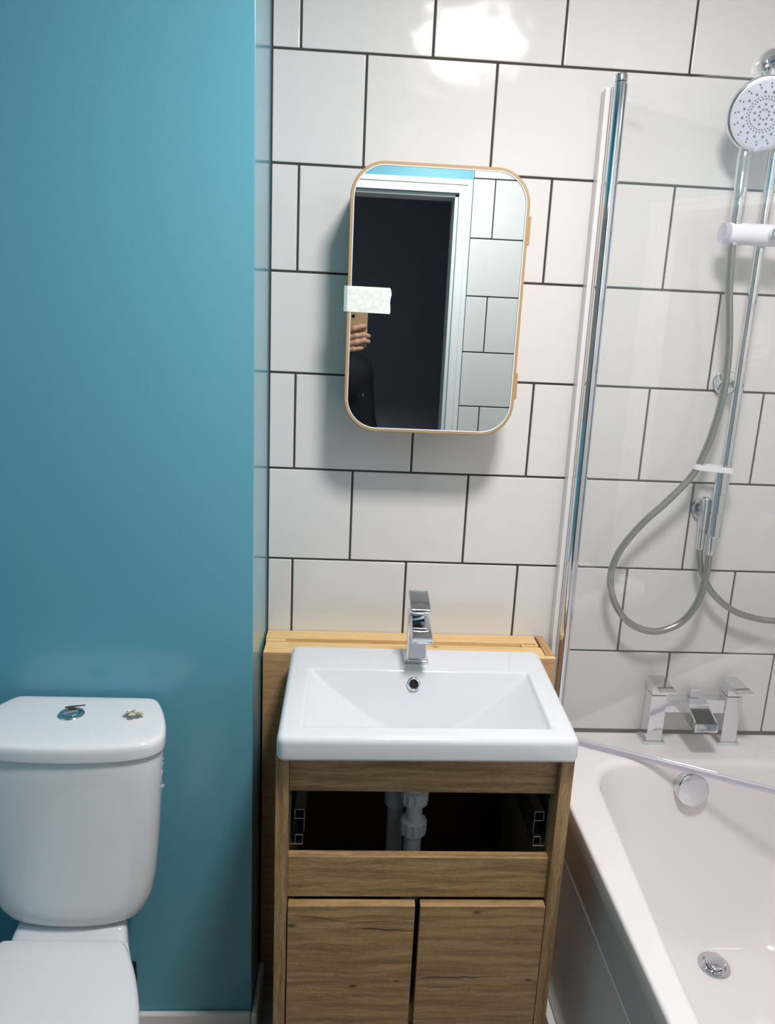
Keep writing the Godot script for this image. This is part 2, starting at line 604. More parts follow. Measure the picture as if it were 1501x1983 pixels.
func make_basin() -> void:
	var t := thing("basin", "white rectangular ceramic basin on oak vanity unit", "basin", Vector3(0.265, 0.845, 0.33))
	var top := 0.887
	var rings := []
	var W := 0.51
	var D := 0.365
	var ix0 := 0.041
	var ix1 := 0.468
	var iz0 := 0.110
	var iz1 := 0.326
	var add_ring := func(x0, x1, z0, z1, r, yf):
		var out := PackedVector3Array()
		for p in rect_ring(x0, x1, z0, z1, r, 0.0, 7, 40, 26):
			var y: float = yf.call(p.x, p.z) if yf is Callable else yf
			out.append(bq(p.x, y, p.z))
		rings.append(out)
	var ins := func(i, y, r):
		add_ring.call(i, W - i, i, D - i, maxf(r - i, 0.004), y)
	# hidden outer shell of the bowl
	add_ring.call(0.12, 0.39, 0.16, 0.27, 0.02, 0.755)
	add_ring.call(0.060, 0.450, 0.10, 0.305, 0.02, 0.800)
	add_ring.call(0.030, 0.480, 0.06, 0.312, 0.02, 0.8432)
	ins.call(0.008, 0.8435, 0.016)
	ins.call(0.0025, 0.8450, 0.016)
	ins.call(0.0, 0.8500, 0.016)
	ins.call(0.0, top - 0.012, 0.016)
	ins.call(0.0012, top - 0.0065, 0.016)
	ins.call(0.0045, top - 0.002, 0.016)
	ins.call(0.010, top, 0.018)
	var depth := func(x, z):
		var u: float = absf(x - (ix0 + ix1) / 2) / ((ix1 - ix0) / 2)
		var arc: float = 0.118 * (1.0 - pow(minf(u, 1.0), 1.5)) + 0.004
		var side: float = (1.0 - u) * 0.60
		arc = smin(arc, side, 0.006)
		var bk: float = (z - iz0) * 2.6
		var fr: float = (iz1 - z) * 3.2
		var d := smin(smin(arc, bk, 0.012), fr, 0.012)
		return top - maxf(d + 0.0004, 0.0)
	add_ring.call(ix0 - 0.006, ix1 + 0.006, iz0 - 0.006, iz1 + 0.006, 0.014, top)
	add_ring.call(ix0 - 0.002, ix1 + 0.002, iz0 - 0.002, iz1 + 0.002, 0.012, top - 0.0006)
	for k in 44:
		var q := pow(float(k + 0.4) / 44.0, 1.25)
		var cx := (ix0 + ix1) / 2
		var cz := (iz0 + iz1) / 2
		add_ring.call(lerpf(ix0, cx - 0.012, q), lerpf(ix1, cx + 0.012, q), lerpf(iz0, cz - 0.006, q), lerpf(iz1, cz + 0.006, q), lerpf(0.012, 0.004, q), depth)
	var o := -t.position
	put("bowl", MB.new().loft(rings).mesh(60.0), M.ceramic, t, o)
	# overflow ring on the back wall of the bowl
	var ov := MB.new().lathe([Vector2(0.0080, -0.004), Vector2(0.0082, 0.0008), Vector2(0.0092, 0.0026), Vector2(0.0108, 0.0034), Vector2(0.0126, 0.0026), Vector2(0.0138, 0.0006), Vector2(0.0140, -0.004)], 28)
	var od := Vector3(0, 0.36, 0.93).normalized()
	var oc := Vector3(0.2565, 0.864, 0.2740)
	ov.xf(Transform3D(along(od), oc))
	put("overflow_ring", ov.mesh(), M.chrome, t, o)
	put("overflow_hole", MB.new().lathe([Vector2(0.0081, -0.003), Vector2(0.0081, -0.0006)], 24).xf(Transform3D(along(od), oc)).mesh(), M.black_plastic, t, o)
	put("waste", MB.new().lathe([Vector2(0.03, 0.0), Vector2(0.03, 0.003), Vector2(0.022, 0.006), Vector2(0.0, 0.008)], 28, Vector3(0.264, 0.7665, 0.372)).mesh(), M.chrome, t, o)


func make_basin_tap() -> void:
	var t := thing("basin_tap", "chrome square mixer tap standing on the white basin", "tap", Vector3(0.264, 0.887, 0.21))
	put("base_plate", bx(-0.024, 0.024, 0.0, 0.007, -0.025, 0.024, 0.003, 3).mesh(), M.chrome, t)
	# column, slightly narrower upwards
	var rings := []
	var mb := MB.new()
	for q in [[0.007, 0.0205, 0.0205, 0.0], [0.04, 0.020, 0.0195, 0.0], [0.10, 0.0195, 0.019, -0.002], [0.103, 0.017, 0.0165, -0.002]]:
		rings.append(mb.ring(Vector3(0, 0, q[3]), q[1], q[2], 0.004, q[0], 3))
	put("column", mb.loft(rings).mesh(), M.chrome, t)
	# spout: wedge reaching forward
	var sp := MB.new()
	var sr := []
	for q in [[-0.012, 0.060, 0.101, 0.0185], [0.020, 0.062, 0.100, 0.0190], [0.060, 0.071, 0.0925, 0.0198], [0.094, 0.0735, 0.088, 0.0203], [0.096, 0.0755, 0.0865, 0.0188]]:
		var r := PackedVector3Array()
		var cy: float = (q[1] + q[2]) / 2
		for p in sp.ring(Vector3.ZERO, q[3], (q[2] - q[1]) / 2, 0.0035, 0.0, 3):
			r.append(Vector3(p.x + 0.0015, cy + p.z, q[0]))
		sr.append(r)
	put("spout", sp.loft(sr).mesh(), M.chrome, t)
	# recessed channel plate on top of the spout catches the doorway
	# lever
	var lv := MB.new().rbox(Vector3.ZERO, Vector3(0.041, 0.009, 0.074), 0.003, 3)
	lv.xf(Transform3D(Basis(Vector3.RIGHT, 0.20), Vector3(0.0012, 0.1240, 0.004)))
	var h := put("lever", lv.mesh(), M.chrome, t)
	put("neck", bx(-0.0155, 0.0165, 0.102, 0.121, -0.017, 0.013, 0.003, 2).mesh(), M.chrome, h)


func make_vanity() -> void:
	var t := thing("vanity_unit", "oak vanity unit with missing drawer below white basin", "cabinet", Vector3(0.264, 0, 0.31))
	var o := -t.position
	var zf := 0.497
	var zb := 0.118
	var P := func(called, mb, m, grain, off):
		return put(called, mb.mesh(40.0, grain, off), m, t, o)
	P.call("side_panel", bx(0.0120, 0.0335, 0.0, 0.8425, zb, zf, 0.0008, 1), M.oak, 1, Vector2(0.1, 0.1))
	P.call("side_panel", bx(0.4905, 0.5125, 0.0, 0.8425, zb, zf, 0.0008, 1), M.oak, 1, Vector2(0.1, 0.33))
	P.call("top_rail", bx(0.0335, 0.4905, 0.7655, 0.8425, 0.464, 0.481, 0.0008, 1), M.oak, 0, Vector2(0.2, 0.0))
	P.call("middle_rail", bx(0.0335, 0.4905, 0.5560, 0.6375, 0.464, 0.481, 0.0008, 1), M.oak, 0, Vector2(0.0, 0.3))
	P.call("bottom_panel", bx(0.0335, 0.4905, 0.06, 0.078, 0.13, 0.478, 0.0008, 1), M.oak, 0, Vector2(0.3, 0.1))
	P.call("back_panel", bx(0.0335, 0.4905, 0.06, 0.8425, zb, 0.13, 0.0008, 1), M.hardboard_shaded, 0, Vector2(0.3, 0.1))  # coloured dark so the drawer opening reads as shaded
	P.call("plinth", bx(0.0335, 0.4905, 0.0, 0.06, 0.42, 0.438, 0.0008, 1), M.oak, 0, Vector2(0.3, 0.4))
	var yt := 0.5530
	P.call("door", bx(0.0355, 0.2575, 0.066, yt, 0.4825, 0.500, 0.0012, 2), M.oak_door_a, 0, Vector2(-0.0355, yt))
	P.call("door", bx(0.2665, 0.4885, 0.066, yt, 0.4825, 0.500, 0.0012, 2), M.oak_door_b, 0, Vector2(-0.2665, yt))
	# drawer runners: C section fixed to each side
	for s in [-1.0, 1.0]:
		var xs: float = 0.0335 if s < 0 else 0.4905
		var k: float = -s
		var mb := MB.new()
		var q := func(a, b, y0, y1):
			mb.add(bx(minf(xs + k * a, xs + k * b), maxf(xs + k * a, xs + k * b), y0, y1, 0.16, 0.458, 0.0004, 1))
		q.call(0.0005, 0.0020, 0.645, 0.742)
		q.call(0.0020, 0.0240, 0.6435, 0.6455)
		q.call(0.0225, 0.0240, 0.6455, 0.6620)
		q.call(0.0100, 0.0115, 0.6455, 0.6640)
		q.call(0.0100, 0.0225, 0.6620, 0.6640)
		q.call(0.0085, 0.0260, 0.6950, 0.6965)
		q.call(0.0085, 0.0100, 0.6965, 0.7140)
		q.call(0.0245, 0.0260, 0.6700, 0.7140)
		q.call(0.0085, 0.0260, 0.7125, 0.7140)
		P.call("drawer_runner", mb, M.steel, 0, Vector2.ZERO)
	# drain trap
	var d := thing("drain_trap", "white plastic drain trap inside the drawer opening", "pipe", Vector3(0.264, 0.574, 0.34))
	put("tailpiece", MB.new().lathe([Vector2(0.0160, 0.04), Vector2(0.0160, 0.190)], 28).mesh(), M.pipe_plastic, d)
	var nut := func(y0, y1, r):
		var mb := MB.new().lathe([Vector2(r - 0.003, y0), Vector2(r, y0 + 0.002), Vector2(r, y1 - 0.003), Vector2(r - 0.004, y1)], 28)
		for k in 12:
			var a := TAU_ * k / 12
			mb.add(bx(-0.002, 0.002, y0 + 0.003, y1 - 0.004, r - 0.001, r + 0.0016, 0.0005, 1).xf(Transform3D(Basis(Vector3.UP, a), Vector3.ZERO)))
		return mb.mesh()
	put("nut", nut.call(0.075, 0.105, 0.0245), M.pipe_plastic, d)
	put("nut", nut.call(0.010, 0.042, 0.0245), M.pipe_plastic, d)
	put("bottle", MB.new().lathe([Vector2(0.012, -0.150), Vector2(0.0175, -0.146), Vector2(0.0172, 0.012)], 28).mesh(), M.pipe_plastic, d)
	var pth := curve([Vector3(0, -0.13, -0.012), Vector3(-0.012, -0.128, -0.04), Vector3(-0.028, -0.10, -0.06), Vector3(-0.030, -0.04, -0.062), Vector3(-0.030, 0.120, -0.062), Vector3(-0.030, 0.140, -0.09), Vector3(-0.030, 0.142, -0.20)], 8)
	put("bend", MB.new().tube(pth, 0.0165, 20).mesh(), M.pipe_plastic, d)
	put("nut", MB.new().lathe([Vector2(0.021, 0.03), Vector2(0.0235, 0.033), Vector2(0.0235, 0.062), Vector2(0.020, 0.066)], 24, Vector3(-0.030, 0, -0.062)).mesh(), M.pipe_plastic, d)


# ---------------------------------------------------------------- mirror cabinet
func plate_ring(x0: float, x1: float, y0: float, y1: float, r: float, z: float) -> PackedVector3Array:
	var out := PackedVector3Array()
	for p in rect_ring(x0, x1, -y1, -y0, r, 0.0, 14, 2, 2):
		out.append(Vector3(p.x, -p.z, z))
	return out


func make_mirror_cabinet() -> void:
	var x0 := 0.1035
	var x1 := 0.4375
	var y0 := 1.3325
	var y1 := 1.8270
	var t := thing("mirror_cabinet", "oak framed mirror cabinet with rounded corners on tiled wall", "cabinet", Vector3((x0 + x1) / 2, y0, 0.0))
	var o := -t.position
	var R := func(i, z):
		return plate_ring(x0 + i, x1 - i, y0 + i, y1 - i, 0.064 - i, z)
	put("body", MB.new().loft([R.call(0.0015, 0.0005), R.call(0.0, 0.002), R.call(0.0, 0.108), R.call(0.0015, 0.1095)]).mesh(), M.frame_oak, t, o)
	var door := put("door", MB.new().loft([R.call(0.002, 0.1105), R.call(0.0, 0.112), R.call(0.0, 0.1285), R.call(0.0015, 0.1300), R.call(0.0060, 0.1300), R.call(0.0066, 0.1260)], true, true).mesh(30.0), M.frame_oak, t, o)
	put("mirror", MB.new().loft([R.call(0.0068, 0.1255), R.call(0.0068, 0.1278), R.call(0.0074, 0.1282)]).mesh(20.0), M.mirror, door)
	put("mirror_edge", MB.new().loft([R.call(0.0060, 0.1262), R.call(0.0060, 0.1306), R.call(0.0075, 0.1306), R.call(0.0075, 0.1262)], false, false).mesh(30.0), M.white_plastic, door)
	for y in [1.6950, 1.4060]:
		put("hinge", bx(x1 - 0.001, x1 + 0.0045, y, y + 0.051, 0.095, 0.1285, 0.001, 2).mesh(), M.frame_oak, t, o)
	# paper tape holding the door shut
	var tp := thing("tape_strip", "torn strip of white tape across the mirror edge", "tape", Vector3(0.14, 1.58, 0.1285))
	var front := MB.new()
	var a := PackedVector3Array()
	var b := PackedVector3Array()
	var outline := [Vector2(0.1035, 1.6055), Vector2(0.1840, 1.6050), Vector2(0.1862, 1.6000), Vector2(0.1872, 1.5935), Vector2(0.1856, 1.5860), Vector2(0.1848, 1.5780), Vector2(0.1858, 1.5700), Vector2(0.1862, 1.5610), Vector2(0.1850, 1.5575), Vector2(0.1035, 1.5585)]
	for q in outline:
		a.append(Vector3(q.x, q.y, 0.1309))
		b.append(Vector3(q.x, q.y, 0.1313))
	front.loft([a, b])
	var fm := front.mesh(20.0, 0, Vector2(-0.1035, 1.6055))
	M.tape_paper.uv1_scale = Vector3(1.0 / 0.085, 1.0 / 0.048, 1)
	put("front", fm, M.tape_paper, tp, -tp.position)
	put("wrap", bx(0.1025, 0.1033, 1.5585, 1.6055, 0.040, 0.1313, 0.0002, 1).mesh(), M.tape_film, tp, -tp.position)
	put("wrap", bx(0.0975, 0.1035, 1.5585, 1.6055, 0.1309, 0.1313, 0.0001, 1).mesh(), M.tape_film, tp, -tp.position)


# ---------------------------------------------------------------- toilet
func d_ring(half: Array, cx: float, y: float, sx: float, zb: float, sz: float, n := 5) -> PackedVector3Array:
	var pts := []
	for p in half:
		pts.append(Vector3(cx + p.x * sx, y, zb + (p.y - half[0].y) * sz))
	for i in range(half.size() - 2, 0, -1):
		pts.append(Vector3(cx - half[i].x * sx, y, zb + (half[i].y - half[0].y) * sz))
	return curve(pts, n, true)


func make_toilet() -> void:
	var cx := -0.370
	var t := thing("toilet", "white close-coupled toilet against the blue wall", "toilet", Vector3(cx, 0, 0.45))
	var o := -t.position
	var lid := [Vector2(0, 0.262), Vector2(0.06, 0.262), Vector2(0.118, 0.2625), Vector2(0.132, 0.266), Vector2(0.142, 0.279), Vector2(0.157, 0.312), Vector2(0.170, 0.352), Vector2(0.1765, 0.388), Vector2(0.173, 0.411), Vector2(0.155, 0.429), Vector2(0.12, 0.441), Vector2(0.06, 0.449), Vector2(0, 0.451)]
	var r := []
	for q in [[0.7915, 0.965, 0.965], [0.7905, 0.985, 0.985], [0.7935, 1.0, 1.0], [0.808, 1.0, 1.0], [0.8145, 0.992, 0.99], [0.8185, 0.972, 0.965], [0.8205, 0.93, 0.925], [0.8215, 0.8, 0.82], [0.8220, 0.5, 0.7]]:
		r.append(d_ring(lid, cx, q[0], q[1], 0.262 + (1.0 - q[2]) * 0.09, q[2]))
	put("cistern_lid", MB.new().loft(r).mesh(60.0), M.sanitary_white, t, o)
	r = []
	for q in [[0.4290, 0.45, 0.66], [0.4295, 0.56, 0.76], [0.4340, 0.635, 0.825], [0.4440, 0.695, 0.86], [0.4620, 0.760, 0.89], [0.4900, 0.818, 0.91], [0.530, 0.858, 0.925], [0.590, 0.893, 0.94], [0.670, 0.928, 0.955], [0.740, 0.955, 0.965], [0.786, 0.965, 0.968], [0.7905, 0.95, 0.955]]:
		r.append(d_ring(lid, cx, q[0], q[1], 0.262, q[2]))
	put("cistern", MB.new().loft(r).mesh(60.0), M.sanitary_white, t, o)
	# dual flush button
	var bc := Vector3(-0.3735, 0.8218, 0.338)
	var btn := put("flush_button", MB.new().lathe([Vector2(0.0235, -0.004), Vector2(0.0235, 0.001), Vector2(0.0215, 0.003), Vector2(0.0155, 0.0035), Vector2(0.0150, 0.0015)], 40, bc).mesh(), M.chrome, t, o)
	for s in [0.0, PI]:
		var half := PackedVector3Array()
		for k in 15:
			var a := PI * (0.04 + 0.92 * k / 14.0)
			half.append(Vector3(cos(a), 0, sin(a)))
		var rr := []
		for q in [[0.0142, 0.0], [0.0142, 0.004], [0.0132, 0.0052]]:
			var ring_ := PackedVector3Array()
			for p in half:
				ring_.append(Vector3(p.x * q[0], q[1], p.z * q[0] - 0.0004 + 0.0009))
			rr.append(ring_)
		put("half_button", MB.new().loft(rr).xf(Transform3D(Basis(Vector3.UP, s + 0.55), bc)).mesh(), M.chrome, btn)
	# pan: shelf, bowl and foot
	var pan := [Vector2(0, 0.270), Vector2(0.05, 0.270), Vector2(0.058, 0.276), Vector2(0.068, 0.31), Vector2(0.098, 0.40), Vector2(0.122, 0.455), Vector2(0.150, 0.52), Vector2(0.172, 0.60), Vector2(0.175, 0.70), Vector2(0.145, 0.81), Vector2(0.08, 0.875), Vector2(0, 0.893)]
	r = []
	for q in [[0.0, 0.62, 0.82], [0.02, 0.60, 0.80], [0.12, 0.55, 0.74], [0.24, 0.66, 0.78], [0.32, 0.86, 0.90], [0.37, 0.97, 0.98], [0.398, 1.0, 1.0], [0.404, 0.99, 0.995], [0.405, 0.95, 0.97]]:
		r.append(d_ring(pan, cx, q[0], q[1], 0.270, q[2]))
	put("pan", MB.new().loft(r).mesh(60.0), M.sanitary_white, t, o)
	var shelf := [Vector2(0, 0.290), Vector2(0.035, 0.290), Vector2(0.054, 0.296), Vector2(0.066, 0.32), Vector2(0.082, 0.36), Vector2(0.094, 0.398), Vector2(0.086, 0.414), Vector2(0.05, 0.419), Vector2(0, 0.420)]
	r = []
	for q in [[0.386, 1.16, 1.26], [0.400, 1.13, 1.20], [0.410, 1.10, 1.12], [0.418, 1.07, 1.05], [0.425, 1.04, 1.0], [0.4285, 1.0, 0.97], [0.4288, 0.9, 0.9]]:
		r.append(d_ring(shelf, cx, q[0], q[1], 0.290, q[2]))
	put("shelf", MB.new().loft(r).mesh(60.0), M.sanitary_white, t, o)
	var seat := [Vector2(0, 0.445), Vector2(0.06, 0.445), Vector2(0.098, 0.4455), Vector2(0.109, 0.449), Vector2(0.126, 0.475), Vector2(0.152, 0.53), Vector2(0.176, 0.60), Vector2(0.184, 0.66), Vector2(0.180, 0.73), Vector2(0.155, 0.82), Vector2(0.09, 0.885), Vector2(0, 0.902)]
	r = []
	for q in [[0.4055, 0.97, 0.985], [0.407, 0.99, 0.995], [0.414, 0.99, 0.995], [0.416, 0.97, 0.985]]:
		r.append(d_ring(seat, cx, q[0], q[1], 0.445, q[2]))
	put("seat", MB.new().loft(r).mesh(60.0), M.white_plastic, t, o)
	r = []
	for q in [[0.4162, 0.975, 0.985], [0.4175, 1.0, 1.0], [0.4270, 1.0, 1.0], [0.4330, 0.985, 0.985], [0.4365, 0.95, 0.96], [0.4395, 0.80, 0.84], [0.4410, 0.5, 0.6]]:
		r.append(d_ring(seat, cx, q[0], q[1], 0.445 + (1.0 - q[2]) * 0.2, q[2]))
	put("seat_lid", MB.new().loft(r).mesh(60.0), M.sanitary_white, t, o)
	# bits left lying on the cistern
	var tw := thing("twig", "short dark splinter lying on the chrome flush button", "splinter", Vector3(-0.373, 0.8258, 0.322))
	put("stem", MB.new().tube(curve([Vector3(-0.016, 0.002, 0.002), Vector3(-0.004, 0.003, -0.001), Vector3(0.008, 0.004, -0.002), Vector3(0.019, 0.005, -0.003)], 4), 0.0016, 7, 0.0012).mesh(), M.twig, tw)
	put("stub", MB.new().tube(curve([Vector3(-0.010, 0.001, 0.006), Vector3(-0.003, 0.003, 0.003), Vector3(0.006, 0.0045, -0.001)], 4), 0.0020, 7, 0.0010).mesh(), M.twig, tw)
	var sc := MB.new()
	var rng := RandomNumberGenerator.new()
	rng.seed = 12
	for k in 9:
		var w := rng.randf_range(0.008, 0.017)
		var p := bx(-w, w, -0.0003, 0.0003, -0.006, 0.006, 0.0001, 1)
		p.xf(Transform3D(Basis.from_euler(Vector3(rng.randf_range(-0.5, 0.5), rng.randf_range(0, 3.1), rng.randf_range(-0.45, 0.45))), Vector3(rng.randf_range(-0.010, 0.010), 0.0055 + rng.randf_range(0, 0.005), rng.randf_range(-0.005, 0.005))))
		sc.add(p)
	tag(put("paper_scrap", sc.mesh(10.0), M.scrap, self, Vector3(-0.2615, 0.8222, 0.345)), "crumpled scrap of cream paper on the cistern lid", "paper")
	var tb := thing("tape_remnant", "torn bits of white tape stuck on side of cistern", "tape", Vector3(-0.205, 0.75, 0.385))
	for q in [[0.0, 0.0, 0.012, 0.004, 0.5], [0.004, -0.014, 0.006, 0.010, -0.3], [-0.006, 0.012, 0.003, 0.012, 0.4], [0.006, -0.030, 0.004, 0.005, 0.9]]:
		put("shred", bx(-q[2] / 2, q[2] / 2, -q[3] / 2, q[3] / 2, -0.0003, 0.0003, 0.0001, 1).xf(Transform3D(Basis.from_euler(Vector3(0.1, 1.15, q[4])), Vector3(0.0035, q[1], q[0]))).mesh(), M.tape_film if q[4] > 0.45 else M.white_plastic, tb)
	put("loose_end", bx(-0.004, 0.004, -0.003, 0.003, -0.0004, 0.0004, 0.0002, 1).xf(Transform3D(Basis.from_euler(Vector3(0.2, 0.1, 0.9)), Vector3(0.006, -0.035, 0.010))).mesh(), M.white_plastic, tb)
	# black plate standing in for a dark hole low in the blue wall
	tag(put("hole_plate", bx(-0.40, -0.300, 0.146, 0.196, 0.2505, 0.256, 0.001, 1).mesh(), M.black_plastic), "small black plate standing in for a hole low in blue wall behind toilet", "plate")


# ---------------------------------------------------------------- bath
func make_bath() -> void:
	var t := thing("bath", "white acrylic bath along the tiled wall", "bath", Vector3(0.935, 0, 0.77))
	var o := -t.position
	var xc := 0.935
	var rings := []
	var ring_ := func(x0, x1, z0, z1, r, y, taper):
		var out := PackedVector3Array()
		for p in rect_ring(x0, x1, z0, z1, r, y, 10, 16, 40):
			var k := 1.0
			if taper > 0.0:
				var s := smoothstep(0.08, 0.86, p.z)
				k = lerpf(1.0, lerpf(0.865, 1.0, s), taper)
			out.append(Vector3(xc + (p.x - xc) * k, p.y, p.z))
		rings.append(out)
	ring_.call(0.72, 1.15, 0.20, 1.25, 0.1, 0.198, 1.0)
	ring_.call(0.68, 1.19, 0.15, 1.35, 0.1, 0.26, 1.0)
	ring_.call(0.612, 1.256, 0.09, 1.49, 0.1, 0.574, 1.0)
	ring_.call(0.586, 1.284, 0.004, 1.545, 0.02, 0.574, 0.0)
	ring_.call(0.583, 1.287, 0.001, 1.547, 0.02, 0.578, 0.0)
	ring_.call(0.583, 1.287, 0.001, 1.547, 0.02, 0.6085, 0.0)
	ring_.call(0.5838, 1.2862, 0.0018, 1.5462, 0.02, 0.6120, 0.0)
	ring_.call(0.5862, 1.2838, 0.0042, 1.5438, 0.02, 0.6144, 0.0)
	ring_.call(0.5900, 1.280, 0.008, 1.540, 0.02, 0.6155, 0.0)
	ring_.call(0.618, 1.252, 0.112, 1.495, 0.115, 0.6155, 1.0)
	ring_.call(0.624, 1.246, 0.120, 1.488, 0.112, 0.6140, 1.0)
	ring_.call(0.630, 1.240, 0.127, 1.481, 0.110, 0.6090, 1.0)
	ring_.call(0.635, 1.235, 0.133, 1.475, 0.108, 0.6000, 1.0)
	for k in 12:
		var q := float(k + 1) / 12.0
		var e := 1.0 - pow(1.0 - q, 0.75)
		var a := PI * 0.5 * q
		var y := lerpf(0.600, 0.222, sin(a) if q > 0.0 else 0.0)
		var f := 1.0 - cos(a)
		ring_.call(lerpf(0.637, 0.755, f), lerpf(1.233, 1.115, f), lerpf(0.136, 0.215, f) + 0.045 * (0.600 - y) / 0.378, lerpf(1.472, 1.20, f), lerpf(0.107, 0.085, f), y, 1.0)
	ring_.call(0.80, 1.07, 0.30, 1.12, 0.07, 0.2165, 1.0)
	ring_.call(0.90, 0.97, 0.42, 0.95, 0.03, 0.2150, 1.0)
	put("tub", MB.new().loft(rings).mesh(50.0), M.acrylic, t, o)
	# overflow plate on the tap end
	var n := Vector3(0, 0.16, 0.98).normalized()
	var oc := Vector3(0.905, 0.562, 0.147)
	put("overflow", MB.new().lathe([Vector2(0.036, -0.01), Vector2(0.0375, 0.010), Vector2(0.036, 0.016), Vector2(0.031, 0.019), Vector2(0.0, 0.021)], 40).xf(Transform3D(along(n), oc)).mesh(), M.chrome, t, o)
	# waste with a raised plug
	var wc := Vector3(0.944, 0.2205, 0.288)
	var wb := Basis(Vector3.RIGHT, 0.10)
	var w := put("waste", MB.new().lathe([Vector2(0.034, -0.004), Vector2(0.034, 0.0015), Vector2(0.031, 0.0028), Vector2(0.0245, 0.0022), Vector2(0.022, -0.002)], 40).xf(Transform3D(wb, wc)).mesh(), M.chrome, t, o)
	put("plug", MB.new().lathe([Vector2(0.0185, -0.002), Vector2(0.0185, 0.010), Vector2(0.0212, 0.012), Vector2(0.0215, 0.015), Vector2(0.019, 0.0168), Vector2(0.0, 0.0175)], 36).xf(Transform3D(wb, wc)).mesh(), M.chrome, w)
	# panel on the open side
	var p := put("side_panel", bx(0.5960, 0.6100, 0.004, 0.4620, 0.002, 1.546, 0.003, 2).mesh(), M.panel_gloss, t, o)
	put("upper_band", bx(0.6000, 0.6100, 0.4622, 0.5735, 0.002, 1.546, 0.001, 1).mesh(), M.panel_gloss, p)
	structure("baseboard_bath", bx(0.5780, 0.5955, 0.0, 0.115, 0.12, 1.54, 0.004, 2).mesh(), M.white_paint, "white skirting below the bath panel", "skirting")


func make_bath_tap() -> void:
	var t := thing("bath_mixer_tap", "chrome waterfall bath mixer with two square handles behind glass", "tap", Vector3(0.938, 0.6155, 0.037))
	for x in [-0.0885, 0.0895]:
		put("base_plate", bx(x - 0.0255, x + 0.0255, 0.0, 0.008, -0.023, 0.022, 0.0015, 2).mesh(), M.chrome, t)
		put("pillar", bx(x - 0.0185, x + 0.0185, 0.008, 0.1225, -0.0185, 0.0185, 0.0015, 2).mesh(), M.chrome, t)
		var h := put("handle", bx(x - 0.0185, x + 0.0185, 0.1240, 0.1440, -0.0185, 0.0185, 0.0015, 2).mesh(), M.chrome, t)
		var mb := MB.new()
		var rr := []
		for q in [[-0.0185, 0.1420, 0.1570], [0.020, 0.1430, 0.1560], [0.060, 0.1490, 0.1535], [0.062, 0.1500, 0.1530]]:
			var r := PackedVector3Array()
			for pp in mb.ring(Vector3.ZERO, 0.0187, (q[2] - q[1]) / 2, 0.001, 0.0, 1):
				r.append(Vector3(x + pp.x, (q[1] + q[2]) / 2 + pp.z, q[0]))
			rr.append(r)
		put("lever", mb.loft(rr).mesh(), M.chrome, h)
	put("bar", bx(-0.070, 0.071, 0.079, 0.113, -0.014, 0.014, 0.0015, 2).mesh(), M.chrome, t)
	put("hose_outlet", bx(-0.011, 0.011, 0.1132, 0.136, -0.016, 0.006, 0.002, 2).mesh(), M.chrome, t)
	# open trough spout
	var sp := MB.new()
	var side := func(x0, x1):
		var rr := []
		for q in [[0.012, 0.080, 0.114], [0.060, 0.074, 0.101], [0.088, 0.0705, 0.090]]:
			var r := PackedVector3Array()
			for c in [[x0, q[1]], [x1, q[1]], [x1, q[2]], [x0, q[2]]]:
				r.append(Vector3(c[0], c[1], q[0]))
			rr.append(r)
		sp.loft(rr)
	side.call(-0.0315, -0.0275)
	side.call(0.0175, 0.0215)
	var rr2 := []
	for q in [[0.012, 0.080, 0.085], [0.060, 0.074, 0.079], [0.088, 0.0705, 0.0745]]:
		var r := PackedVector3Array()
		for c in [[-0.0275, q[1]], [0.0175, q[1]], [0.0175, q[2]], [-0.0275, q[2]]]:
			r.append(Vector3(c[0], c[1], q[0]))
		rr2.append(r)
	sp.loft(rr2)
	put("spout", sp.mesh(), M.chrome, t)
	put("spout_cover", bx(-0.0275, 0.0175, 0.103, 0.113, 0.013, 0.040, 0.001, 1).mesh(), M.chrome, t)


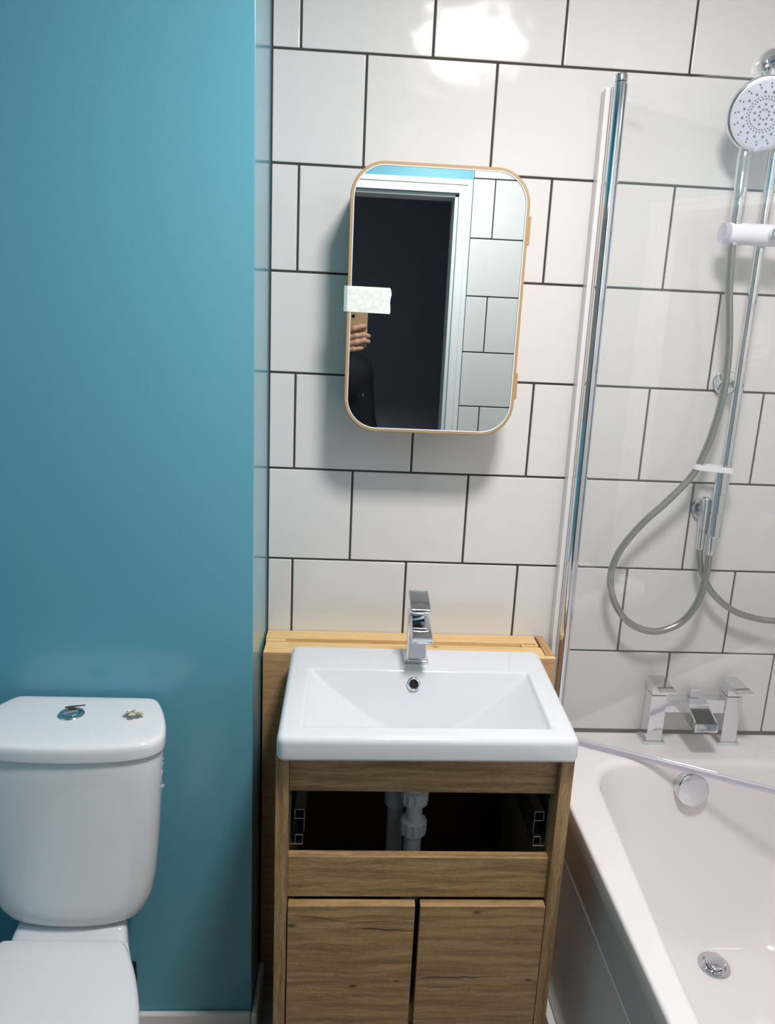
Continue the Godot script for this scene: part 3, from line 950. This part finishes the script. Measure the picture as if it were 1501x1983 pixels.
func make_screen() -> void:
	var hinge := Vector3(0.6215, 0, 0.042)
	var t := thing("bath_screen", "clear glass bath screen hinged on chrome post beside basin", "shower screen", hinge)
	# wall channel, straight on the wall
	var ch := MB.new()
	ch.add(bx(-0.0235, -0.0125, 0.618, 2.002, -0.0415, -0.0135, 0.003, 3))
	ch.add(bx(-0.0118, 0.0060, 0.618, 2.002, -0.0415, -0.0125, 0.001, 1))
	put("wall_channel", ch.mesh(), M.white_gloss, t)
	put("post", MB.new().lathe([Vector2(0.0115, 0.618), Vector2(0.0118, 0.622), Vector2(0.0118, 2.006)], 36).mesh(), M.chrome, t)
	put("post_cap", MB.new().lathe([Vector2(0.0108, 2.0065), Vector2(0.0121, 2.0075), Vector2(0.0121, 2.019), Vector2(0.0105, 2.021)], 36).mesh(), M.chrome, t)
	var a := deg_to_rad(27.5)
	var b := Basis(Vector3(cos(a), 0, sin(a)), Vector3.UP, Vector3(-sin(a), 0, cos(a)))
	var turn := Transform3D(b, Vector3.ZERO)
	var g := put("glass", bx(0.008, 0.725, 0.6331, 2.0045, -0.003, 0.003, 0.0008, 1).xf(turn).mesh(), M.glass, t)
	put("edge_clamp", bx(0.0105, 0.0135, 0.6331, 2.002, -0.0055, 0.0055, 0.001, 1).xf(turn).mesh(), M.chrome, t)
	var st := MB.new()
	for q in [[0.028, 0.058, 1.978, 1.9787], [0.028, 0.058, 1.967, 1.9677], [0.028, 0.0287, 1.967, 1.9787], [0.0573, 0.058, 1.967, 1.9787]]:
		st.add(bx(q[0], q[1], q[2], q[3], 0.0031, 0.0034, 0.0001, 1))
	for k in 5:
		st.add(bx(0.0325 + k * 0.0045, 0.0350 + k * 0.0045, 1.9705, 1.9755, 0.0031, 0.0034, 0.0001, 1))
	put("glass_stamp", st.xf(turn).mesh(), M.frost, g)
	var s := MB.new()
	s.add(bx(0.010, 0.725, 0.6270, 0.6330, -0.0040, 0.0040, 0.001, 1))
	s.add(bx(0.010, 0.725, 0.6172, 0.6270, -0.0012, 0.0012, 0.0004, 1))
	put("bottom_seal", s.xf(turn).mesh(), M.seal, t)
	t.rotation.z = 0.0052   # the post leans a little out of plumb


# ---------------------------------------------------------------- shower
func make_shower() -> void:
	var rx := 0.9215
	var rz := 0.060
	var t := thing("shower_rail", "chrome shower riser rail fixed to the tiles above bath", "shower rail", Vector3(rx, 1.10, 0.0))
	var o := -t.position
	put("rail", MB.new().lathe([Vector2(0.0100, 1.18), Vector2(0.0100, 2.086), Vector2(0.008, 2.089)], 28, Vector3(rx, 0, rz)).mesh(), M.chrome, t, o)
	for y in [2.068, 1.4505]:
		var b := MB.new().lathe([Vector2(0.0255, 0.0), Vector2(0.0262, 0.010), Vector2(0.0235, 0.014), Vector2(0.012, 0.0155), Vector2(0.0085, 0.020), Vector2(0.0085, 0.052)], 36)
		put("bracket", b.xf(Transform3D(along(Vector3.BACK), Vector3(rx - 0.004, y, 0.0005))).mesh(), M.chrome, t, o)
	# outlet fitting at the foot of the rail
	var fx := 0.9085
	var f := put("outlet", MB.new().lathe([Vector2(0.0138, 1.1225), Vector2(0.0148, 1.1245), Vector2(0.0148, 1.1745), Vector2(0.0141, 1.1750), Vector2(0.0141, 1.1756), Vector2(0.0150, 1.1761), Vector2(0.0150, 1.2150), Vector2(0.0142, 1.2155), Vector2(0.0142, 1.2161), Vector2(0.0151, 1.2166), Vector2(0.0151, 1.2640), Vector2(0.0125, 1.2660)], 32, Vector3(fx + 0.0075, 0, rz)).mesh(20.0), M.chrome, t, o)
	put("ferrule", MB.new().lathe([Vector2(0.0085, 1.080), Vector2(0.0098, 1.082), Vector2(0.0104, 1.1225)], 28, Vector3(fx + 0.0055, 0, rz)).mesh(), M.chrome, f)
	var wb := MB.new().lathe([Vector2(0.0235, 0.0), Vector2(0.0240, 0.008), Vector2(0.021, 0.012), Vector2(0.0120, 0.013), Vector2(0.0120, 0.046)], 36)
	put("wall_outlet", wb.xf(Transform3D(along(Vector3.BACK), Vector3(0.9085, 1.172, 0.0005))).mesh(), M.chrome, t, o)
	put("outlet_block", bx(0.8895, 0.9045, 1.135, 1.205, 0.032, 0.054, 0.004, 3).mesh(), M.chrome, t, o)
	put("ferrule", MB.new().lathe([Vector2(0.0078, 1.088), Vector2(0.0088, 1.090), Vector2(0.0094, 1.137)], 28, Vector3(0.8975, 0, 0.044)).mesh(), M.chrome, t, o)
	# sliding holder still wrapped in white foam
	var hold := MB.new().lathe([Vector2(0.0185, 0.0), Vector2(0.0205, 0.002), Vector2(0.0208, 0.020), Vector2(0.0200, 0.045), Vector2(0.0206, 0.070), Vector2(0.0203, 0.110), Vector2(0.018, 0.113)], 36)
	hold.xf(Transform3D(along(Vector3.RIGHT, Vector3.UP), Vector3(0.8395, 1.741, 0.083)))
	var s := put("holder", hold.mesh(), M.foam, t, o)
	put("holder_film", MB.new().lathe([Vector2(0.0195, -0.010), Vector2(0.0200, 0.001)], 36).xf(Transform3D(along(Vector3.RIGHT, Vector3.UP), Vector3(0.8395, 1.741, 0.083))).mesh(), M.seal, s)
	put("knob", MB.new().lathe([Vector2(0.011, 0.0), Vector2(0.011, 0.02), Vector2(0.009, 0.022)], 24).xf(Transform3D(along(Vector3.BACK), Vector3(0.9215, 1.741, 0.100))).mesh(), M.chrome, s)

	# handset
	var hs := thing("shower_handset", "chrome shower handset with round pale spray face", "shower head", Vector3(0.856, 1.72, 0.083))
	var ho := -hs.position
	var hc := Vector3(0.8675, 1.9500, 0.104)
	var n := Vector3(-0.26, -0.24, 0.93).normalized()
	var hb := Basis(along(n).x, n, along(n).z)
	var head := MB.new().lathe([Vector2(0.0, -0.034), Vector2(0.020, -0.033), Vector2(0.042, -0.027), Vector2(0.058, -0.016), Vector2(0.0650, -0.006), Vector2(0.0650, -0.001), Vector2(0.0625, 0.0025), Vector2(0.0570, 0.0035)], 56)
	put("head", head.xf(Transform3D(hb, hc)).mesh(), M.chrome, hs, ho)
	var face := put("spray_face", MB.new().lathe([Vector2(0.0568, 0.0005), Vector2(0.0566, 0.0042), Vector2(0.0552, 0.0048), Vector2(0.0, 0.0058)], 56).xf(Transform3D(hb, hc)).mesh(), M.nozzle_face, hs, ho)
	var nz := MB.new()
	var dot := func(r, a, s):
		nz.lathe([Vector2(s, 0.0), Vector2(s, 0.0018), Vector2(s * 0.6, 0.0024)], 8, Vector3(r * cos(a), 0.0046, r * sin(a)))
	for k in 16:
		var a := TAU_ * k / 16
		dot.call(0.051, a, 0.0014)
		dot.call(0.0455, a + 0.03, 0.0014)
		dot.call(0.0375, a + 0.19, 0.0021)
	for k in 32:
		dot.call(0.0300, TAU_ * k / 32, 0.0012)
		dot.call(0.0255, TAU_ * (k + 0.4) / 32, 0.0012)
	for k in 9:
		dot.call(0.0170, TAU_ * k / 9, 0.0021)
		dot.call(0.0085, TAU_ * (k + 0.5) / 9, 0.0018)
	var nzo := put("nozzle_ring", nz.xf(Transform3D(hb, hc)).mesh(), M.nozzle, face)
	nzo.set_meta("kind", "stuff")
	put("selector_tab", bx(-0.0035, 0.0035, -0.008, 0.008, 0.0, 0.004, 0.001, 1).xf(Transform3D(Basis(hb.x, hb.y.cross(hb.x), hb.y) * Basis(Vector3.BACK, PI), hc + hb.y * 0.003 - (Vector3.UP - hb.y * hb.y.y).normalized() * 0.056)).mesh(), M.nozzle_face, face)
	var hp := curve([Vector3(0.8530, 1.764, 0.085), Vector3(0.8525, 1.80, 0.087), Vector3(0.8550, 1.845, 0.080), Vector3(0.8590, 1.885, 0.071), Vector3(0.8640, 1.920, 0.071)], 6)
	put("handle", MB.new().tube(hp, 0.0118, 24, 0.0140).mesh(), M.chrome, hs, ho)
	put("collar", MB.new().tube(PackedVector3Array([Vector3(0.8535, 1.720, 0.0835), Vector3(0.8531, 1.742, 0.0842), Vector3(0.8530, 1.7625, 0.085)]), 0.0105, 24, 0.0118).mesh(), M.chrome, hs, ho)

	# hoses
	var h1 := curve([Vector3(0.8536, 1.719, 0.083), Vector3(0.8560, 1.690, 0.081), Vector3(0.8640, 1.638, 0.075), Vector3(0.8790, 1.560, 0.070), Vector3(0.8865, 1.500, 0.068), Vector3(0.8885, 1.433, 0.066), Vector3(0.8820, 1.370, 0.064), Vector3(0.8700, 1.312, 0.062), Vector3(0.8490, 1.256, 0.062), Vector3(0.8010, 1.195, 0.06), Vector3(0.7620, 1.153, 0.058), Vector3(0.7270, 1.105, 0.056), Vector3(0.7070, 1.062, 0.055), Vector3(0.7010, 1.015, 0.055), Vector3(0.7180, 0.960, 0.056), Vector3(0.7570, 0.915, 0.058), Vector3(0.8130, 0.898, 0.06), Vector3(0.8680, 0.920, 0.062), Vector3(0.9000, 0.970, 0.064), Vector3(0.9110, 1.030, 0.062), Vector3(0.9125, 1.082, 0.060)], 8)
	tag(put("shower_hose", MB.new().tube(h1, 0.0075, 14).mesh(60.0), M.hose, self), "looped silver hose hanging from the shower handset", "hose")
	var h2 := curve([Vector3(0.8975, 1.090, 0.044), Vector3(0.9020, 1.062, 0.043), Vector3(0.9150, 1.027, 0.042), Vector3(0.9460, 0.983, 0.042), Vector3(0.9970, 0.946, 0.044), Vector3(1.0500, 0.930, 0.046), Vector3(1.1000, 0.926, 0.048), Vector3(1.1700, 0.935, 0.048), Vector3(1.2200, 0.960, 0.040), Vector3(1.2400, 0.985, 0.020), Vector3(1.2420, 0.990, 0.001)], 8)
	tag(put("supply_hose", MB.new().tube(h2, 0.0072, 14).mesh(60.0), M.hose, self), "silver hose curving away below the shower outlet", "hose")
	# cable tie round hose and rail
	var tie := MB.new()
	var inner := PackedVector3Array()
	var rr := []
	var m := Transform3D(Basis(Vector3.BACK, -0.07), Vector3(0.8925, 1.2730, 0.061))
	for q in [[0.0, -0.0060], [0.0, 0.0060], [0.0022, 0.0060], [0.0022, -0.0060], [0.0, -0.0060]]:
		var r := PackedVector3Array()
		for p in rect_ring(-0.0440 + q[0], 0.0440 - q[0], -0.0160 + q[0], 0.0175 - q[0], 0.013 - q[0], q[1], 6, 3, 2):
			r.append(m * p)
		rr.append(r)
	tie.loft(rr, false, false)
	tag(put("cable_tie", tie.mesh(), M.white_plastic), "white band tying the hose to the shower rail", "cable tie")


# ---------------------------------------------------------------- person with the phone, seen in the mirror
func nets(bones: Array, k: float, cell: float) -> MB:
	var lo := Vector3.ONE * 1e9
	var hi := -lo
	for b in bones:
		var rm: float = maxf(b[2], b[3]) + k * 3.0 + cell * 2.0
		lo = lo.min(b[0] - Vector3.ONE * rm).min(b[1] - Vector3.ONE * rm)
		hi = hi.max(b[0] + Vector3.ONE * rm).max(b[1] + Vector3.ONE * rm)
	var n := Vector3i(((hi - lo) / cell).ceil()) + Vector3i.ONE
	var F := PackedFloat32Array()
	F.resize(n.x * n.y * n.z)
	for b in bones:
		var a: Vector3 = b[0]
		var e: Vector3 = b[1]
		var ra: float = b[2]
		var rb: float = b[3]
		var rm := maxf(ra, rb) + k * 3.0 + cell
		var i0 := Vector3i(((a.min(e) - Vector3.ONE * rm - lo) / cell).floor()).clamp(Vector3i.ZERO, n - Vector3i.ONE)
		var i1 := Vector3i(((a.max(e) + Vector3.ONE * rm - lo) / cell).ceil()).clamp(Vector3i.ZERO, n - Vector3i.ONE)
		var d := e - a
		var dd := maxf(d.length_squared(), 1e-9)
		for z in range(i0.z, i1.z + 1):
			for y in range(i0.y, i1.y + 1):
				var row := (z * n.y + y) * n.x
				for x in range(i0.x, i1.x + 1):
					var p := lo + Vector3(x, y, z) * cell - a
					var h := clampf(p.dot(d) / dd, 0.0, 1.0)
					var ds := (p - d * h).length() - lerpf(ra, rb, h)
					if ds < k * 3.0 + cell:
						F[row + x] += exp(clampf(-ds / k, -20.0, 30.0))
	# field: positive inside when the sum exceeds 1
	var mb := MB.new()
	var ids := {}
	var sx := 1
	var sy := n.x
	var sz := n.x * n.y
	var off := [0, sx, sy, sx + sy, sz, sx + sz, sy + sz, sx + sy + sz]
	for z in n.z - 1:
		for y in n.y - 1:
			for x in n.x - 1:
				var i := x * sx + y * sy + z * sz
				var c := 0
				for q in 8:
					if F[i + off[q]] > 1.0:
						c += 1
				if c == 0 or c == 8:
					continue
				var s := Vector3.ZERO
				var cnt := 0
				for q in 8:
					for ax in 3:
						if q & (1 << ax):
							continue
						var q2: int = q | (1 << ax)
						var f0 := F[i + off[q]]
						var f1 := F[i + off[q2]]
						if (f0 > 1.0) != (f1 > 1.0):
							var l0 := log(maxf(f0, 1e-6))
							var l1 := log(maxf(f1, 1e-6))
							var tt := clampf(l0 / (l0 - l1), 0.0, 1.0)
							var p0 := Vector3(q & 1, (q >> 1) & 1, (q >> 2) & 1)
							var p1 := Vector3(q2 & 1, (q2 >> 1) & 1, (q2 >> 2) & 1)
							s += p0.lerp(p1, tt)
							cnt += 1
				ids[i] = mb.v.size()
				mb.v.append(lo + (Vector3(x, y, z) + s / cnt) * cell)
	var st := [sx, sy, sz]
	for i in ids:
		for ax in 3:
			var u: int = st[(ax + 1) % 3]
			var w: int = st[(ax + 2) % 3]
			var f0 := F[i] > 1.0
			var f1: bool = F[i + st[ax]] > 1.0
			if f0 == f1:
				continue
			if not (ids.has(i - u) and ids.has(i - w) and ids.has(i - u - w)):
				continue
			var a: int = ids[i]
			var b: int = ids[i - u]
			var c: int = ids[i - u - w]
			var d: int = ids[i - w]
			if f0:
				mb.tri(a, b, c); mb.tri(a, c, d)
			else:
				mb.tri(a, c, b); mb.tri(a, d, c)
	return mb


func make_person() -> void:
	# phone held upright in the left hand, lens side towards the mirror
	var ph := thing("phone", "gold smartphone held up in the doorway", "phone", Vector3(0.139, 1.44, 1.646))
	var po := -ph.position
	put("case", bx(0.1005, 0.1775, 1.452, 1.604, 1.6400, 1.6485, 0.004, 3).mesh(), M.gold_case, ph, po)
	put("screen", bx(0.1030, 0.1750, 1.456, 1.600, 1.6486, 1.6492, 0.0002, 1).mesh(), M.lens, ph, po)
	put("camera_ring", MB.new().lathe([Vector2(0.0145, 0.0), Vector2(0.0145, 0.0012), Vector2(0.0125, 0.0014), Vector2(0.012, 0.0004)], 32).xf(Transform3D(along(Vector3.FORWARD, Vector3.UP), Vector3(0.122, 1.567, 1.6401))).mesh(), M.gold_case, ph, po)
	put("camera_lens", MB.new().lathe([Vector2(0.0065, 0.0), Vector2(0.0065, 0.0012), Vector2(0.004, 0.0014)], 28).xf(Transform3D(along(Vector3.FORWARD, Vector3.UP), Vector3(0.122, 1.567, 1.6401))).mesh(), M.lens, ph, po)

	var t := thing("person", "person in dark zipped jacket holding up a phone in the doorway", "person", Vector3(0.0, 0, 1.93))
	var o := -t.position
	var V := func(x, y, z): return Vector3(x, y, z)
	var wrist := Vector3(0.088, 1.402, 1.672)
	var lsh := Vector3(-0.150, 1.335, 1.93)
	var lel := Vector3(-0.125, 1.105, 1.800)
	var rsh := Vector3(0.150, 1.335, 1.93)
	var rel := Vector3(0.182, 1.085, 1.95)
	var rwr := Vector3(0.175, 0.860, 1.90)
	var torso := [
		[V.call(-0.07, 1.30, 1.93), V.call(0.07, 1.30, 1.93), 0.095, 0.095],
		[V.call(0, 1.30, 1.93), V.call(0, 1.05, 1.93), 0.115, 0.105],
		[V.call(-0.05, 1.08, 1.93), V.call(0.05, 1.08, 1.93), 0.095, 0.095],
		[V.call(-0.06, 0.93, 1.935), V.call(0.06, 0.93, 1.935), 0.105, 0.105],
		[V.call(-0.12, 1.345, 1.93), V.call(0.12, 1.345, 1.93), 0.055, 0.055],
	]
	var arms := [
		[lsh, lel, 0.052, 0.042], [lel, wrist + Vector3(-0.012, -0.016, 0.006), 0.042, 0.029],
		[rsh, rel, 0.052, 0.042], [rel, rwr, 0.042, 0.029],
	]
	var legs := [
		[V.call(-0.085, 0.90, 1.935), V.call(-0.09, 0.48, 1.92), 0.085, 0.058], [V.call(-0.09, 0.48, 1.92), V.call(-0.09, 0.10, 1.95), 0.058, 0.040],
		[V.call(0.085, 0.90, 1.935), V.call(0.09, 0.48, 1.92), 0.085, 0.058], [V.call(0.09, 0.48, 1.92), V.call(0.09, 0.10, 1.95), 0.058, 0.040],
	]
	var head := [
		[V.call(0, 1.34, 1.935), V.call(0, 1.47, 1.925), 0.052, 0.050],
		[V.call(0, 1.575, 1.925), V.call(0, 1.565, 1.905), 0.082, 0.076],
		[V.call(0, 1.52, 1.895), V.call(0, 1.49, 1.875), 0.062, 0.042],
		[V.call(0, 1.545, 1.832), V.call(0, 1.522, 1.818), 0.008, 0.012],
		[V.call(-0.018, 1.494, 1.838), V.call(0.018, 1.494, 1.838), 0.009, 0.009],
		[V.call(-0.080, 1.555, 1.92), V.call(-0.083, 1.53, 1.915), 0.012, 0.009],
		[V.call(0.080, 1.555, 1.92), V.call(0.083, 1.53, 1.915), 0.012, 0.009],
	]
	var rhand := [
		[rwr, V.call(0.172, 0.79, 1.885), 0.028, 0.030],
	]
	for k in 4:
		var z := 1.862 + 0.018 * k
		rhand.append([V.call(0.172, 0.785, z + 0.002), V.call(0.168, 0.745, z - 0.004), 0.0105, 0.0095])
		rhand.append([V.call(0.168, 0.745, z - 0.004), V.call(0.158, 0.712 + 0.006 * absf(k - 1), z - 0.004), 0.0095, 0.008])
	rhand.append([V.call(0.168, 0.815, 1.865), V.call(0.152, 0.765, 1.850), 0.012, 0.009])
	var body := nets(torso + arms + legs + head.slice(0, 3), 0.012, 0.016)
	body.add(nets(head, 0.006, 0.006))
	body.add(nets(rhand, 0.004, 0.006))
	# left hand: palm beside the phone, four fingers across its back, thumb on the screen side
	var zb := 1.6325
	var hand := [
		[wrist, V.call(0.093, 1.440, 1.660), 0.026, 0.020],
		[V.call(0.092, 1.440, 1.664), V.call(0.090, 1.500, 1.660), 0.020, 0.016],
		[V.call(0.098, 1.435, 1.652), V.call(0.100, 1.492, 1.640), 0.017, 0.014],
		# index
		[V.call(0.098, 1.505, 1.640), V.call(0.128, 1.522, zb - 0.004), 0.0105, 0.0098],
		[V.call(0.128, 1.522, zb - 0.004), V.call(0.150, 1.529, zb - 0.001), 0.0098, 0.0088],
		[V.call(0.150, 1.529, zb - 0.001), V.call(0.168, 1.532, zb), 0.0088, 0.0078],
		# middle
		[V.call(0.100, 1.482, 1.638), V.call(0.135, 1.494, zb - 0.006), 0.0108, 0.0100],
		[V.call(0.135, 1.494, zb - 0.006), V.call(0.164, 1.500, zb - 0.004), 0.0100, 0.0090],
		[V.call(0.164, 1.500, zb - 0.004), V.call(0.184, 1.496, zb + 0.008), 0.0090, 0.0080],
		# ring
		[V.call(0.101, 1.460, 1.637), V.call(0.137, 1.470, zb - 0.006), 0.0104, 0.0098],
		[V.call(0.137, 1.470, zb - 0.006), V.call(0.166, 1.478, zb - 0.004), 0.0098, 0.0088],
		[V.call(0.166, 1.478, zb - 0.004), V.call(0.184, 1.475, zb + 0.008), 0.0088, 0.0078],
		# little
		[V.call(0.101, 1.438, 1.638), V.call(0.128, 1.444, zb - 0.002), 0.0092, 0.0084],
		[V.call(0.128, 1.444, zb - 0.002), V.call(0.147, 1.448, zb + 0.001), 0.0084, 0.0078],
		[V.call(0.147, 1.448, zb + 0.001), V.call(0.160, 1.449, zb + 0.004), 0.0078, 0.0070],
		# thumb
		[V.call(0.092, 1.455, 1.668), V.call(0.096, 1.505, 1.668), 0.013, 0.0108],
		[V.call(0.096, 1.505, 1.668), V.call(0.116, 1.535, 1.660), 0.0108, 0.0090],
	]
	body.add(nets(hand, 0.0022, 0.0035))
	var bd := put("body", body.mesh(80.0), M.skin, t, o)
	for s in [-1.0, 1.0]:
		put("eye", MB.new().lathe([Vector2(0.0, -0.009), Vector2(0.0065, -0.0065), Vector2(0.009, 0.0), Vector2(0.0065, 0.0065), Vector2(0.0, 0.009)], 14).xf(Transform3D(Basis.IDENTITY, Vector3(s * 0.031, 1.557, 1.838))).mesh(80.0), M.eye_white, bd)
		put("iris", MB.new().lathe([Vector2(0.004, 0.0), Vector2(0.003, 0.0012)], 14).xf(Transform3D(along(Vector3.FORWARD, Vector3.UP), Vector3(s * 0.031, 1.557, 1.8295))).mesh(), M.lens, bd)
	var hair := nets([
		[V.call(0, 1.605, 1.935), V.call(0, 1.600, 1.90), 0.080, 0.070],
		[V.call(-0.05, 1.57, 1.95), V.call(-0.055, 1.50, 1.965), 0.048, 0.034],
		[V.call(0.05, 1.57, 1.95), V.call(0.055, 1.50, 1.965), 0.048, 0.034],
		[V.call(0, 1.57, 1.965), V.call(0, 1.47, 1.985), 0.066, 0.045],
	], 0.010, 0.010)
	put("hair", hair.mesh(80.0), M.hair, t, o)
	# jacket follows torso and sleeves
	var jb := []
	for b in torso + [arms[0], [arms[1][0], (arms[1][1] as Vector3).lerp(arms[1][0], 0.10), 0.042, 0.030], arms[2], [arms[3][0], (arms[3][1] as Vector3).lerp(arms[3][0], 0.06), 0.042, 0.030]]:
		jb.append([b[0], b[1], b[2] + 0.014, b[3] + 0.014])
	jb.append([V.call(-0.02, 1.385, 1.935), V.call(0.02, 1.385, 1.935), 0.066, 0.066])
	var jk := put("jacket", nets(jb, 0.012, 0.013).mesh(80.0), M.jacket, t, o)
	put("zip", MB.new().tube(curve([V.call(0.0, 1.415, 1.868), V.call(0.0, 1.36, 1.825), V.call(0.0, 1.25, 1.797), V.call(0.0, 1.10, 1.806), V.call(0.0, 0.93, 1.812)], 6), 0.003, 8).mesh(), M.zip, jk)
	put("sleeve_seam", MB.new().tube(curve([V.call(0.112, 1.395, 1.875), V.call(0.130, 1.36, 1.864), V.call(0.148, 1.30, 1.860), V.call(0.158, 1.24, 1.866)], 5), 0.0012, 6).mesh(), M.zip, jk)
	put("zip_pull", bx(0.172, 0.177, 1.245, 1.262, 1.872, 1.875, 0.0005, 1).mesh(), M.zip, jk)
	var tb := []
	for b in legs:
		tb.append([b[0], b[1], b[2] + 0.012, b[3] + 0.016])
	tb.append([V.call(-0.06, 0.92, 1.935), V.call(0.06, 0.92, 1.935), 0.112, 0.112])
	put("trousers", nets(tb, 0.012, 0.018).mesh(80.0), M.trousers, t, o)
	for s in [-0.09, 0.09]:
		put("shoe", nets([[V.call(s, 0.045, 1.96), V.call(s, 0.040, 1.80), 0.044, 0.036], [V.call(s, 0.10, 1.955), V.call(s, 0.05, 1.955), 0.044, 0.044]], 0.01, 0.012).mesh(80.0), M.black_plastic, t, o)


func _ready() -> void:
	make_camera_and_light()
	make_materials()
	make_room()
	make_timber_frame()
	make_vanity()
	make_basin()
	make_basin_tap()
	make_bath()
	make_bath_tap()
	make_screen()
	make_mirror_cabinet()
	make_toilet()
	make_shower()
	make_person()
